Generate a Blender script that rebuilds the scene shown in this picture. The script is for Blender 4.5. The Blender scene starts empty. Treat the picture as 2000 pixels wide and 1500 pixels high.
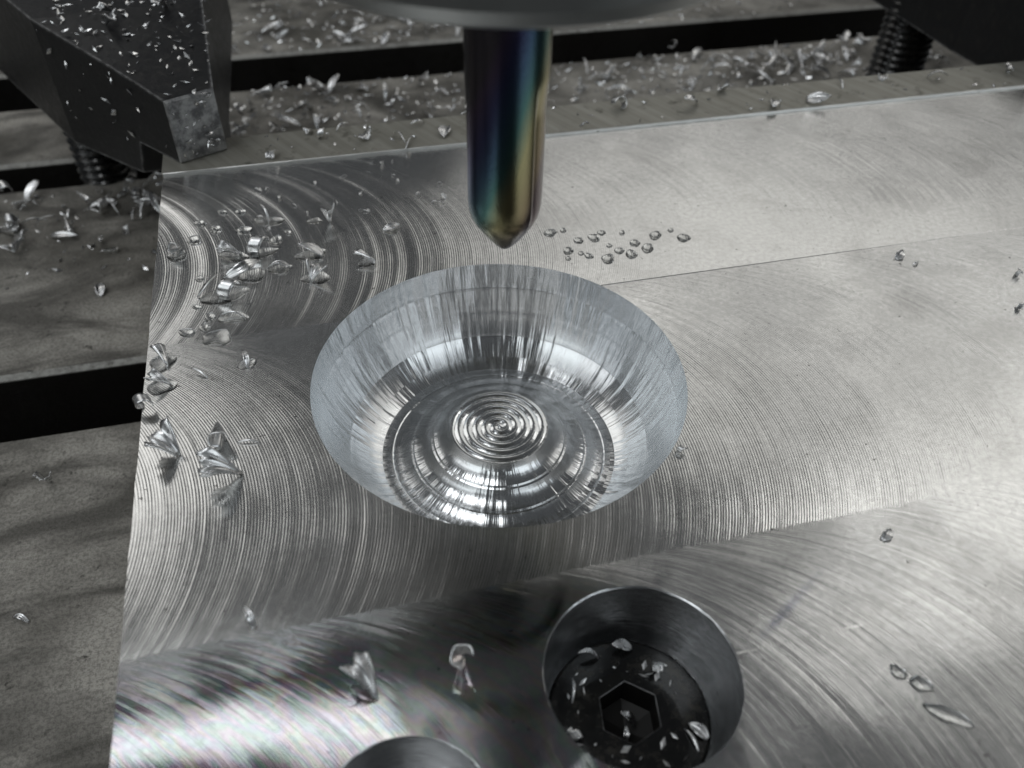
import bpy, bmesh, math, random
from mathutils import Vector, Matrix, Euler
S = 0.001                                   # everything below is written in millimetres
sc = bpy.context.scene
COL = sc.collection
PI = math.pi
R_ = math.radians

# ------------------------------------------------------------------ camera
CAM = Vector((-15.593, -63.919, 62.794))
YAW, PITCH, ROLL = -0.2595168, 0.77217926, -0.02685975
fwd = Vector((-math.sin(YAW)*math.cos(PITCH), math.cos(YAW)*math.cos(PITCH), -math.sin(PITCH)))
right = Vector((math.cos(YAW), math.sin(YAW), 0))
down = fwd.cross(right)
r2 = right*math.cos(ROLL) + down*math.sin(ROLL)
d2 = down*math.cos(ROLL) - right*math.sin(ROLL)
cam = bpy.data.cameras.new('camera')
cam.sensor_width = 36; cam.lens = 1655.86/2000*36
cam.clip_start = 0.001; cam.clip_end = 20
cam.dof.use_dof = True; cam.dof.focus_distance = 0.094; cam.dof.aperture_fstop = 36
co = bpy.data.objects.new('camera', cam); COL.objects.link(co)
m = Matrix((r2, -d2, -fwd)).transposed().to_4x4(); m.translation = CAM*S
co.matrix_world = m
sc.camera = co

# ------------------------------------------------------------------ light
w = bpy.data.worlds.new('World'); sc.world = w; w.use_nodes = True
w.node_tree.nodes['Background'].inputs[0].default_value = (0.90, 0.95, 1.0, 1)
w.node_tree.nodes['Background'].inputs[1].default_value = 0.05
def lamp(name, az, el, dist, sx, sy, rad, col, spin=0):
    """area light: az from +Y towards +X, el above the plate, metres; rad = radiance"""
    l = bpy.data.lights.new(name, 'AREA'); l.shape = 'RECTANGLE'; l.size = sx; l.size_y = sy
    l.energy = rad*PI*sx*sy; l.color = col
    o = bpy.data.objects.new(name, l); COL.objects.link(o)
    d = Vector((math.sin(R_(az))*math.cos(R_(el)), math.cos(R_(az))*math.cos(R_(el)), math.sin(R_(el))))
    o.location = d*dist
    o.rotation_euler = (d.to_track_quat('Z', 'Y').to_matrix() @ Matrix.Rotation(R_(spin), 3, 'Z')).to_euler()
    return o
def tube(name, a, b, dist, wd, rad, col):
    """tube lamp between two directions (az, el)"""
    P = [Vector((math.sin(R_(z))*math.cos(R_(e)), math.cos(R_(z))*math.cos(R_(e)), math.sin(R_(e))))*dist for z, e in (a, b)]
    mid = (P[0]+P[1])/2; xa = (P[1]-P[0]).normalized(); za = (mid-xa*mid.dot(xa)).normalized(); ya = za.cross(xa)
    l = bpy.data.lights.new(name, 'AREA'); l.shape = 'RECTANGLE'; l.size = (P[1]-P[0]).length; l.size_y = wd
    l.energy = rad*PI*l.size*wd; l.color = col
    o = bpy.data.objects.new(name, l); COL.objects.link(o)
    mm = Matrix((xa, ya, za)).transposed().to_4x4(); mm.translation = mid; o.matrix_world = mm
tube('ceiling_lamp', (-40, 58.0), (28, 68.5), 1.3, 0.06, 1.5, (0.93, 0.97, 1.0))
for wi, (waz, wr) in enumerate(((19, 0.48), (34, 0.56), (49, 0.52), (64, 0.68), (79, 0.6))):      # one tall window, split into panes for structure in its reflection
    lamp('window_pane', waz, 34, 1.6, 0.37, 0.66, wr, (1.0, 0.985, 0.94))
lamp('machine_lamp', 57, 46.5, 1.5, 0.34, 0.10, 2.2, (1.0, 0.99, 0.96))
lamp('left_light', -33, 37, 1.6, 0.72, 0.60, 0.95, (1.0, 0.99, 0.96), -6)  # unseen source, put in to brighten the grooves on the plate's left half
lamp('side_fill', -88, 30, 1.8, 0.5, 0.8, 1.0, (0.95, 0.98, 1.0))  # added fill from the left, lifts the table and the bowl's side walls
lamp('front_window', 142, 34, 1.7, 1.05, 0.95, 1.0, (0.89, 0.96, 1.0))     # the photographer stands between these two
lamp('front_window', 240, 34, 1.7, 1.05, 0.95, 1.05, (0.92, 0.98, 1.0))
lamp('top_fill', -100, 70, 1.8, 0.8, 0.7, 2.2, (0.95, 0.98, 1.0))  # added overhead fill for the table and the rear chips
sc.view_settings.view_transform = 'Standard'; sc.view_settings.look = 'None'
sc.view_settings.exposure = 0.32; sc.view_settings.gamma = 1
sc.cycles.max_bounces = 10; sc.cycles.glossy_bounces = 6; sc.cycles.transmission_bounces = 8
sc.cycles.sample_clamp_indirect = 6

# ------------------------------------------------------------------ helpers
def link(name, me, mat=None, parent=None, smooth=False):
    o = bpy.data.objects.new(name, me); COL.objects.link(o)
    if mat and not me.materials: me.materials.append(mat)
    if parent: o.parent = parent
    if smooth: me.polygons.foreach_set('use_smooth', [True]*len(me.polygons))
    return o
def mesh(name, verts, faces, k=S):
    me = bpy.data.meshes.new(name)
    me.from_pydata([(v[0]*k, v[1]*k, v[2]*k) for v in verts], [], faces); me.update(); return me
def obj(name, verts, faces, mat, parent=None, smooth=False):
    return link(name, mesh(name, verts, faces), mat, parent, smooth)
def tag(o, label, cat, group=None):
    o['label'] = label; o['category'] = cat
    if group: o['group'] = group
    return o
def empty(name, loc=(0, 0, 0)):
    o = bpy.data.objects.new(name, None); COL.objects.link(o); o.location = Vector(loc)*S
    o.empty_display_size = 0.005; return o
def lathe(prof, n, cx=0, cy=0, rfun=None, cap0=False, cap1=False):
    V = []; F = []
    for (r, z) in prof:
        for i in range(n):
            t = 2*PI*i/n
            rr = r if rfun is None else rfun(r, z, t)
            V.append((cx+rr*math.cos(t), cy+rr*math.sin(t), z))
    for j in range(len(prof)-1):
        for i in range(n):
            a = j*n+i; b = j*n+(i+1) % n
            F.append((a, b, b+n, a+n))
    if cap0: F.append(tuple(range(n))[::-1])
    if cap1: F.append(tuple(range((len(prof)-1)*n, len(prof)*n)))
    return V, F
def auto_smooth(o, deg=30):
    me = o.data
    bm = bmesh.new(); bm.from_mesh(me)
    for e in bm.edges:
        e.smooth = not (len(e.link_faces) == 2 and e.calc_face_angle(0) > R_(deg))
    for f in bm.faces: f.smooth = True
    bm.to_mesh(me); bm.free()
    return o
def bevel(o, wmm, seg=2, deg=30):
    md = o.modifiers.new('bevel', 'BEVEL'); md.width = wmm*S; md.segments = seg
    md.limit_method = 'ANGLE'; md.angle_limit = R_(deg); return o

# ------------------------------------------------------------------ shader helper
class NT:
    def __init__(s, name):
        s.m = bpy.data.materials.new(name); s.m.use_nodes = True
        s.t = s.m.node_tree; s.b = s.t.nodes['Principled BSDF']
    def n(s, typ, **kw):
        nd = s.t.nodes.new(typ)
        for k, v in kw.items(): setattr(nd, k, v)
        return nd
    def put(s, sock, v):
        if isinstance(v, bpy.types.NodeSocket): s.t.links.new(v, sock)
        elif v is not None: sock.default_value = v
    def f(s, op, a, b=None, c=None, clamp=False):
        nd = s.n('ShaderNodeMath', operation=op, use_clamp=clamp)
        for i, v in enumerate((a, b, c)):
            if v is not None: s.put(nd.inputs[i], v)
        return nd.outputs[0]
    def v(s, op, a, b=None, scale=None):
        nd = s.n('ShaderNodeVectorMath', operation=op)
        s.put(nd.inputs[0], a)
        if b is not None: s.put(nd.inputs[1], b)
        if scale is not None: s.put(nd.inputs['Scale'], scale)
        return nd.outputs['Value'] if op in ('DOT_PRODUCT', 'LENGTH') else nd.outputs[0]
    def xyz(s, v):
        nd = s.n('ShaderNodeSeparateXYZ'); s.put(nd.inputs[0], v); return nd.outputs
    def comb(s, x, y, z=0.0):
        nd = s.n('ShaderNodeCombineXYZ')
        for i, q in enumerate((x, y, z)): s.put(nd.inputs[i], q)
        return nd.outputs[0]
    def pos(s):                                   # object position in millimetres
        return s.v('SCALE', s.n('ShaderNodeTexCoord').outputs['Object'], scale=1000.0)
    def noise(s, vec=None, scale=1.0, detail=2.0, rough=0.5, dim='3D', w_=None, dist=0.0):
        nd = s.n('ShaderNodeTexNoise', noise_dimensions=dim)
        if vec is not None: s.put(nd.inputs['Vector'], vec)
        if w_ is not None: s.put(nd.inputs['W'], w_)
        s.put(nd.inputs['Scale'], scale); s.put(nd.inputs['Detail'], detail); s.put(nd.inputs['Roughness'], rough)
        s.put(nd.inputs['Distortion'], dist)
        return nd.outputs[0]
    def ramp(s, fac, stops, interp='LINEAR'):
        nd = s.n('ShaderNodeValToRGB'); nd.color_ramp.interpolation = interp
        e = nd.color_ramp.elements
        while len(e) < len(stops): e.new(0.5)
        for q, (p, c) in zip(e, stops):
            q.position = p; q.color = c if len(c) == 4 else (*c, 1)
        s.put(nd.inputs[0], fac); return nd.outputs[0]
    def rng(s, v, a, b, c, d):
        nd = s.n('ShaderNodeMapRange')
        for i, q in enumerate((v, a, b, c, d)): s.put(nd.inputs[i], q)
        return nd.outputs[0]
    def mix(s, fac, a, b):
        nd = s.n('ShaderNodeMix', data_type='RGBA')
        s.put(nd.inputs[0], fac); s.put(nd.inputs[6], a); s.put(nd.inputs[7], b); return nd.outputs[2]
    def bump(s, h, strength=0.3, dist=0.0001, normal=None):
        nd = s.n('ShaderNodeBump'); s.put(nd.inputs['Strength'], strength); s.put(nd.inputs['Distance'], dist)
        s.put(nd.inputs['Height'], h)
        if normal is not None: s.put(nd.inputs['Normal'], normal)
        return nd.outputs[0]
    def set(s, **kw):
        for k, v in kw.items(): s.put(s.b.inputs[k.replace('_', ' ')], v)

def c3(r, g, b): return (r, g, b, 1.0)

# ---- face-milled aluminium: arcs left by a 53 mm face mill fed along x, three passes
ZT = -25.0                                  # machine table surface below the plate top
PASS_B1, PASS_B2 = 12.7, -25.2
def mat_milled():
    k = NT('face_milled_aluminium')
    P = k.pos(); x, y, z = k.xyz(P)
    m1 = k.f('GREATER_THAN', y, PASS_B1); d2_ = k.f('ADD', y, 12.0)
    u2 = k.f('SUBTRACT', x, k.f('SQRT', k.f('MAXIMUM', k.f('SUBTRACT', 26.6*26.6, k.f('MULTIPLY', d2_, d2_)), 2.0)))
    m2 = k.f('GREATER_THAN', k.f('ADD', y, k.f('MULTIPLY', k.f('SUBTRACT', k.noise(k.comb(u2, k.f('MULTIPLY', y, 0.04)), 3.5, 5.0, 0.85), 0.5), 1.6)), PASS_B2)
    y0 = k.f('ADD', k.f('ADD', -50.0, k.f('MULTIPLY', m2, 38.0)), k.f('MULTIPLY', m1, 38.0))
    RR = 26.6
    dy = k.f('SUBTRACT', y, y0)
    s = k.f('SQRT', k.f('MAXIMUM', k.f('SUBTRACT', RR*RR, k.f('MULTIPLY', dy, dy)), 2.0))
    u = k.f('SUBTRACT', x, s)                                 # where the cutter centre was
    v = k.f('MULTIPLY', k.f('ARCSINE', k.f('DIVIDE', dy, RR)), RR)
    er = k.v('NORMALIZE', k.comb(s, dy, 0.0))
    uo = k.f('ADD', u, k.f('MULTIPLY', y0, 7.31))             # decorrelates the passes
    big = k.noise(P, 0.045, 2.0)
    mid = k.noise(P, 0.16, 3.0)
    groove = k.f('SINE', k.f('ADD', k.f('MULTIPLY', uo, 2*PI/0.28), k.f('MULTIPLY', k.noise(k.comb(uo, k.f('MULTIPLY', v, 0.05)), 0.6, 2.0), 5.0)))
    ga = k.f('MULTIPLY', k.rng(mid, 0.34, 0.62, 0.05, 0.11), k.rng(k.noise(None, 1.3, 2.0, 0.5, '1D', uo), 0.3, 0.7, 0.5, 1.2))
    n1 = k.f('SUBTRACT', k.noise(None, 1.1, 5.0, 0.75, '1D', uo), 0.5)
    st = k.f('SUBTRACT', k.noise(k.comb(k.f('MULTIPLY', uo, 9.0), k.f('MULTIPLY', v, 0.16)), 1.0, 3.0, 0.65), 0.5)
    # coarse rings near the left end of the first pass, where the cutter entered
    ent = k.f('MULTIPLY', m1, k.rng(x, 2.0, -9.0, 0.0, 1.0))
    n0 = k.f('SUBTRACT', k.noise(None, 0.42, 3.0, 0.6, '1D', uo), 0.5)
    wet = k.f('MULTIPLY', k.f('MULTIPLY', k.f('SUBTRACT', 1.0, m2), k.rng(k.f('ADD', y, k.f('MULTIPLY', mid, 4.0)), -22.6, -27.5, 0.0, 1.0)), k.rng(k.f('ADD', x, k.f('MULTIPLY', mid, 14.0)), 8.0, 16.0, 1.0, 0.0))   # oil film on the near left part
    calm = k.rng(x, 18.0, 34.0, 1.0, 0.55)
    slope = k.f('MULTIPLY', groove, ga)
    slope = k.f('ADD', slope, k.f('MULTIPLY', k.f('MULTIPLY', n1, calm), 0.13))
    slope = k.f('ADD', slope, k.f('MULTIPLY', st, 0.22))
    slope = k.f('MULTIPLY', slope, k.f('SUBTRACT', 1.0, k.f('MULTIPLY', wet, 0.84)))
    slope = k.f('SUBTRACT', slope, k.f('MULTIPLY', k.f('MULTIPLY', k.f('COMPARE', y, PASS_B1-0.06, 0.09), k.f('GREATER_THAN', x, 0.0)), 0.24))   # burr line where two passes meet
    slope = k.f('ADD', slope, k.f('MULTIPLY', k.f('MULTIPLY', n0, ent), 0.65))
    slope = k.f('ADD', slope, k.f('MULTIPLY', k.f('MULTIPLY', k.f('COMPARE', y, -35.75, 0.05), k.f('MULTIPLY', k.f('GREATER_THAN', x, 11.0), k.rng(x, 24.0, 18.0, 0.0, 1.0))), 0.3))   # short step line
    wav = k.v('SCALE', k.v('SUBTRACT', k.n_color(P, 0.07), (0.5, 0.5, 0.5)), scale=0.075)
    wx, wy, _ = k.xyz(wav)
    N = k.v('NORMALIZE', k.v('ADD', k.v('ADD', (0, 0, 1), k.v('SCALE', er, scale=slope)), k.comb(wx, wy, 0.0)))
    T = k.v('NORMALIZE', k.v('SUBTRACT', er, k.v('SCALE', N, scale=k.v('DOT_PRODUCT', er, N))))
    fine = k.noise(P, 1.6, 4.0, 0.65)
    speck = k.f('GREATER_THAN', k.noise(P, 1.1, 3.0, 0.6), 0.70)
    col = k.mix(k.rng(fine, 0.3, 0.7, 0.0, 1.0), c3(0.66, 0.66, 0.65), c3(0.80, 0.80, 0.79))
    stain = k.noise(P, 0.11, 5.0, 0.62, dist=0.6)
    col = k.mix(k.rng(stain, 0.5, 0.72, 0.0, 0.35), col, c3(0.40, 0.395, 0.38))
    col = k.mix(k.f('MULTIPLY', speck, 0.75), col, c3(0.16, 0.155, 0.15))
    # blue ink smear right of the screw
    ax, ay, bx, by = 13.1, -35.3, 22.6, -29.7
    L2 = (bx-ax)**2+(by-ay)**2
    tt = k.f('DIVIDE', k.f('ADD', k.f('MULTIPLY', k.f('SUBTRACT', x, ax), bx-ax), k.f('MULTIPLY', k.f('SUBTRACT', y, ay), by-ay)), L2)
    cr = k.f('ABSOLUTE', k.f('DIVIDE', k.f('SUBTRACT', k.f('MULTIPLY', k.f('SUBTRACT', x, ax), by-ay), k.f('MULTIPLY', k.f('SUBTRACT', y, ay), bx-ax)), L2**0.5))
    ink = k.f('MULTIPLY', k.rng(k.f('ADD', cr, k.f('MULTIPLY', mid, 0.5)), 0.25, 0.85, 0.5, 0.0), k.f('MULTIPLY', k.rng(tt, 0.0, 0.25, 0.0, 1.0), k.rng(tt, 0.45, 1.0, 1.0, 0.0)))
    ink = k.f('MULTIPLY', ink, k.rng(st, -0.15, 0.15, 0.3, 1.2))
    col = k.mix(ink, col, c3(0.16, 0.17, 0.30))
    k.set(Base_Color=col, Metallic=1.0, Roughness=k.f('MULTIPLY', k.rng(big, 0.35, 0.65, 0.17, 0.24), k.f('SUBTRACT', 1.0, k.f('MULTIPLY', wet, 0.70))),
          Anisotropic=k.f('SUBTRACT', 0.75, k.f('MULTIPLY', wet, 0.45)), Tangent=T, Normal=N)
    # thin oil film with interference colours on the wet part
    film = k.rng(k.noise(k.comb(k.f('MULTIPLY', uo, 0.28), k.f('MULTIPLY', v, 0.10)), 1.0, 3.0, 0.7), 0.3, 0.7, 260.0, 760.0)
    pf = k.n('ShaderNodeBsdfPrincipled')
    for nm, val in (('Base Color', c3(0, 0, 0)), ('Metallic', 0.0), ('IOR', 2.9), ('Roughness', 0.12), ('Thin Film Thickness', film), ('Thin Film IOR', 1.42), ('Normal', N)):
        k.put(pf.inputs[nm], val)
    mx = k.n('ShaderNodeMixShader'); k.put(mx.inputs[0], k.f('MULTIPLY', wet, 0.36))
    k.t.links.new(k.b.outputs[0], mx.inputs[1]); k.t.links.new(pf.outputs[0], mx.inputs[2])
    k.t.links.new(mx.outputs[0], k.t.nodes['Material Output'].inputs['Surface'])
    return k.m
def n_color(s, vec, scale, detail=2.0):
    nd = s.n('ShaderNodeTexNoise'); s.put(nd.inputs['Vector'], vec)
    s.put(nd.inputs['Scale'], scale); s.put(nd.inputs['Detail'], detail)
    return nd.outputs['Color']
NT.n_color = n_color

def mat_bowl():
    k = NT('ball_milled_aluminium')
    P = k.pos(); x, y, z = k.xyz(P)
    th = k.f('ARCTAN2', y, x); r = k.v('LENGTH', k.comb(x, y, 0.0))
    N0 = k.n('ShaderNodeNewGeometry').outputs['Normal']
    cd = k.v('NORMALIZE', k.comb(k.f('MULTIPLY', y, -1.0), x, 0.0))
    md = k.v('CROSS_PRODUCT', N0, cd)
    # angle on a circle so noise closes up
    ct = k.f('COSINE', th); sn = k.f('SINE', th)
    band = k.f('FLOOR', k.f('ADD', k.f('MULTIPLY', r, 0.62), k.f('MULTIPLY', z, -0.25)))
    blk = k.noise(k.comb(k.f('MULTIPLY', ct, 7.0), k.f('MULTIPLY', sn, 7.0), k.f('MULTIPLY', band, 3.7)), 1.0, 2.0, 0.7)
    strk = k.noise(k.comb(k.f('MULTIPLY', ct, 26.0), k.f('MULTIPLY', sn, 26.0), k.f('ADD', k.f('MULTIPLY', band, 0.30), k.f('MULTIPLY', z, 0.10))), 1.0, 4.0, 0.75)
    s2 = k.noise(k.comb(k.f('MULTIPLY', ct, 110.0), k.f('MULTIPLY', sn, 110.0), k.f('ADD', k.f('MULTIPLY', band, 0.5), k.f('MULTIPLY', z, 0.2))), 1.0, 3.0, 0.7)
    ring = k.noise(None, 1.4, 4.0, 0.65, '1D', k.f('SUBTRACT', r, k.f('MULTIPLY', z, 0.8)))
    wall = k.rng(r, 5.2, 5.8, 0.25, 1.0)
    a = k.f('MULTIPLY', k.f('ADD', k.f('MULTIPLY', k.f('SUBTRACT', blk, 0.5), 0.22), k.f('ADD', k.f('MULTIPLY', k.f('SUBTRACT', strk, 0.5), 0.75), k.f('MULTIPLY', k.f('SUBTRACT', s2, 0.5), 0.55))), wall)
    b = k.f('MULTIPLY', k.f('SUBTRACT', ring, 0.5), k.f('MULTIPLY', wall, 0.12))
    N = k.v('NORMALIZE', k.v('ADD', N0, k.v('ADD', k.v('SCALE', cd, scale=a), k.v('SCALE', md, scale=b))))
    k.set(Base_Color=c3(0.80, 0.815, 0.825), Metallic=1.0, Roughness=k.rng(r, 9.0, 15.5, 0.19, 0.235), Anisotropic=k.rng(r, 9.0, 15.5, 0.5, 0.8), Tangent=md, Normal=N)
    return k.m

def mat_bore():
    k = NT('bored_aluminium')
    P = k.pos(); x, y, z = k.xyz(P)
    h = k.noise(k.comb(k.f('MULTIPLY', x, 0.25), k.f('MULTIPLY', y, 0.25), k.f('MULTIPLY', z, 5.0)), 1.0, 3.0)
    k.set(Base_Color=c3(0.60, 0.61, 0.62), Metallic=1.0, Roughness=0.22, Normal=k.bump(h, 0.5, 0.0003))
    return k.m

def mat_strip():
    k = NT('unfaced_plate_skin')
    P = k.pos(); x, y, z = k.xyz(P)
    q = k.f('ADD', x, k.f('MULTIPLY', y, 0.55))
    st = k.noise(k.comb(k.f('MULTIPLY', q, 1.0), k.f('MULTIPLY', y, 0.02)), 0.55, 4.0, 0.7)
    fl = k.noise(P, 0.35, 5.0, 0.65)
    col = k.mix(k.rng(st, 0.3, 0.7, 0, 1), c3(0.25, 0.24, 0.205), c3(0.38, 0.37, 0.33))
    col = k.mix(k.rng(fl, 0.58, 0.72, 0, 0.8), col, c3(0.07, 0.065, 0.05))
    k.set(Base_Color=col, Metallic=0.5, Roughness=k.rng(fl, 0.3, 0.7, 0.38, 0.55), Normal=k.bump(st, 0.25, 0.0002))
    return k.m

def mat_table():
    k = NT('ground_steel_table')
    P = k.pos(); x, y, z = k.xyz(P)
    big = k.noise(P, 0.045, 4.0, 0.6); grit = k.noise(P, 2.2, 4.0, 0.75); fine = k.noise(P, 0.9, 6.0, 0.7)
    scr = k.noise(k.comb(k.f('MULTIPLY', x, 0.25), k.f('MULTIPLY', y, 3.0)), 1.0, 3.0, 0.7)
    col = k.mix(k.rng(big, 0.36, 0.62, 0, 1), c3(0.13, 0.122, 0.104), c3(0.50, 0.475, 0.43))
    col = k.mix(k.rng(grit, 0.44, 0.60, 0, 0.5), col, c3(0.06, 0.055, 0.047))
    col = k.mix(k.rng(scr, 0.58, 0.72, 0, 0.5), col, c3(0.34, 0.33, 0.30))
    pit = k.noise(P, 0.5, 4.0, 0.7)
    col = k.mix(k.rng(pit, 0.62, 0.70, 0, 0.8), col, c3(0.03, 0.027, 0.022))
    smear = k.noise(k.comb(k.f('MULTIPLY', x, 0.03), k.f('MULTIPLY', y, 0.07)), 1.0, 5.0, 0.6, dist=1.5)
    col = k.mix(k.rng(smear, 0.45, 0.62, 0, 0.75), col, c3(0.045, 0.042, 0.035))       # oil smears
    col = k.mix(k.f('MULTIPLY', k.f('LESS_THAN', z, ZT-0.03), k.rng(fine, 0.35, 0.6, 0.2, 0.9)), col, c3(0.46, 0.45, 0.42))   # worn slot lips
    col = k.mix(k.f('LESS_THAN', z, ZT-0.9), col, c3(0.016, 0.014, 0.012))      # unground slot walls: oil, plus the slot's shade put into the colour
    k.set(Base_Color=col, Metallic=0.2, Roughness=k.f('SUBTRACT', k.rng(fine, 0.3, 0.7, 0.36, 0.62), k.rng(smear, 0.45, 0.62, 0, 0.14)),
          Normal=k.bump(k.f('ADD', k.f('MULTIPLY', grit, 0.6), fine), 0.55, 0.0003))
    return k.m

def mat_black_steel():
    k = NT('black_oxide_steel')
    P = k.pos()
    a = k.noise(P, 0.8, 5.0, 0.7); b = k.noise(P, 6.0, 3.0, 0.7)
    col = k.mix(k.rng(a, 0.52, 0.72, 0, 0.6), c3(0.012, 0.0125, 0.014), c3(0.05, 0.046, 0.04))
    bv = k.n('ShaderNodeBevel', samples=4); bv.inputs['Radius'].default_value = 0.0007
    ed = k.rng(k.v('DOT_PRODUCT', bv.outputs[0], k.n('ShaderNodeNewGeometry').outputs['Normal']), 0.985, 0.88, 0.0, 1.0)
    ed = k.f('MULTIPLY', ed, k.rng(a, 0.35, 0.6, 0.1, 1.0), clamp=True)
    col = k.mix(ed, col, c3(0.34, 0.34, 0.34))
    k.set(Base_Color=col, Metallic=0.25, Roughness=k.rng(a, 0.3, 0.7, 0.28, 0.5), Specular_IOR_Level=0.5,
          Normal=k.bump(k.f('ADD', a, k.f('MULTIPLY', b, 0.3)), 0.25, 0.0003))
    return k.m
def mat_worn_nose():
    k = NT('worn_clamp_nose')
    P = k.pos()
    a = k.noise(P, 0.55, 5.0, 0.7); b = k.noise(P, 4.0, 3.0, 0.7)
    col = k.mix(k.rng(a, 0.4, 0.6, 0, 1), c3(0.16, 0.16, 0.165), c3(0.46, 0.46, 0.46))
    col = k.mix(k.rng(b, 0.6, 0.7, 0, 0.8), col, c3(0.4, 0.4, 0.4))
    k.set(Base_Color=col, Metallic=0.7, Roughness=0.42, Normal=k.bump(b, 0.4, 0.0002))
    return k.m
def mat_screw():
    k = NT('oily_black_screw_steel')
    P = k.pos(); a = k.noise(P, 0.7, 4.0, 0.7)
    k.set(Base_Color=k.mix(k.rng(a, 0.5, 0.75, 0, 1), c3(0.012, 0.012, 0.012), c3(0.06, 0.055, 0.045)), Metallic=0.4,
          Roughness=k.rng(a, 0.3, 0.7, 0.16, 0.34), Coat_Weight=0.6, Coat_Roughness=0.06, Normal=k.bump(k.noise(P, 0.35, 2.0), 0.2, 0.0005))
    return k.m
def mat_tool():
    k = NT('rainbow_coated_carbide')
    P = k.pos(); x, y, z = k.xyz(P)
    n = k.noise(P, 0.18, 2.0)
    h = k.f('ADD', k.rng(z, 0.0, 27.0, 0.0, 1.0), k.f('MULTIPLY', k.f('SUBTRACT', n, 0.5), 0.12))
    h = k.f('SUBTRACT', h, k.f('MULTIPLY', x, 0.12))
    col = k.ramp(h, [(0.0, (0.09, 0.05, 0.06)), (0.10, (0.24, 0.17, 0.08)), (0.34, (0.34, 0.30, 0.13)), (0.50, (0.04, 0.15, 0.13)),
                     (0.66, (0.025, 0.085, 0.17)), (0.80, (0.03, 0.035, 0.15)), (0.92, (0.07, 0.04, 0.11)), (1.0, (0.05, 0.04, 0.06))])
    k.set(Base_Color=k.mix(0.38, col, c3(0.10, 0.10, 0.097)), Metallic=1.0, Roughness=0.21, Normal=k.bump(k.noise(P, 5.0, 3.0), 0.10, 0.0002))
    return k.m
def mat_nut():
    k = NT('satin_collet_nut_steel')
    P = k.pos(); a = k.noise(P, 0.3, 4.0)
    k.set(Base_Color=k.mix(a, c3(0.20, 0.205, 0.20), c3(0.30, 0.305, 0.295)), Metallic=0.9, Roughness=0.42)
    return k.m
def mat_chip():
    k = NT('bright_aluminium_chip')
    P = k.v('SCALE', k.n('ShaderNodeTexCoord').outputs['Object'], scale=1.0)
    a = k.noise(P, 3.0, 3.0)
    k.set(Base_Color=k.mix(a, c3(0.70, 0.70, 0.70), c3(0.90, 0.90, 0.90)), Metallic=1.0, Roughness=k.rng(a, 0.35, 0.65, 0.2, 0.4))
    return k.m
def mat_coolant():
    k = NT('clear_coolant')
    k.set(Base_Color=c3(0.97, 0.98, 0.98), Roughness=0.0, IOR=1.36, Transmission_Weight=1.0)
    return k.m

M_MILL, M_BOWL, M_BORE, M_STRIP, M_TABLE = mat_milled(), mat_bowl(), mat_bore(), mat_strip(), mat_table()
M_BLACK, M_NOSE, M_SCREW, M_TOOL, M_NUT, M_CHIP, M_COOL = (mat_black_steel(), mat_worn_nose(), mat_screw(), mat_tool(), mat_nut(), mat_chip(), mat_coolant())

# ------------------------------------------------------------------ machine table with T-slots along x
slots = [(28.0, 40.8), (95.0, 105.0), (129.6, 148.2), (192.0, 204.0), (-38.0, -25.0)]
def make_table():
    y0, y1, zb = -110.0, 300.0, -62.0
    prof = [(y0, zb), (y0, ZT)]
    for a, b in sorted(slots):
        c = 0.7; d = 14.0; wd = 4.0; dd = 9.0
        prof += [(a-c, ZT), (a, ZT-c), (a, ZT-d), (a-wd, ZT-d), (a-wd, ZT-d-dd), (b+wd, ZT-d-dd), (b+wd, ZT-d), (b, ZT-d), (b, ZT-c), (b+c, ZT)]
    prof += [(y1, ZT), (y1, zb)]
    xs = (-180.0, 330.0); n = len(prof)
    V = [(x, y, z) for x in xs for (y, z) in prof]
    F = [(i, (i+1) % n, n+(i+1) % n, n+i) for i in range(n)]
    F += [tuple(range(n))[::-1], tuple(range(n, 2*n))]
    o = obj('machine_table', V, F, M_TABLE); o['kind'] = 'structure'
    bm = bmesh.new(); bm.from_mesh(o.data); bmesh.ops.recalc_face_normals(bm, faces=bm.faces); bm.to_mesh(o.data); bm.free()
make_table()

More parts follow.
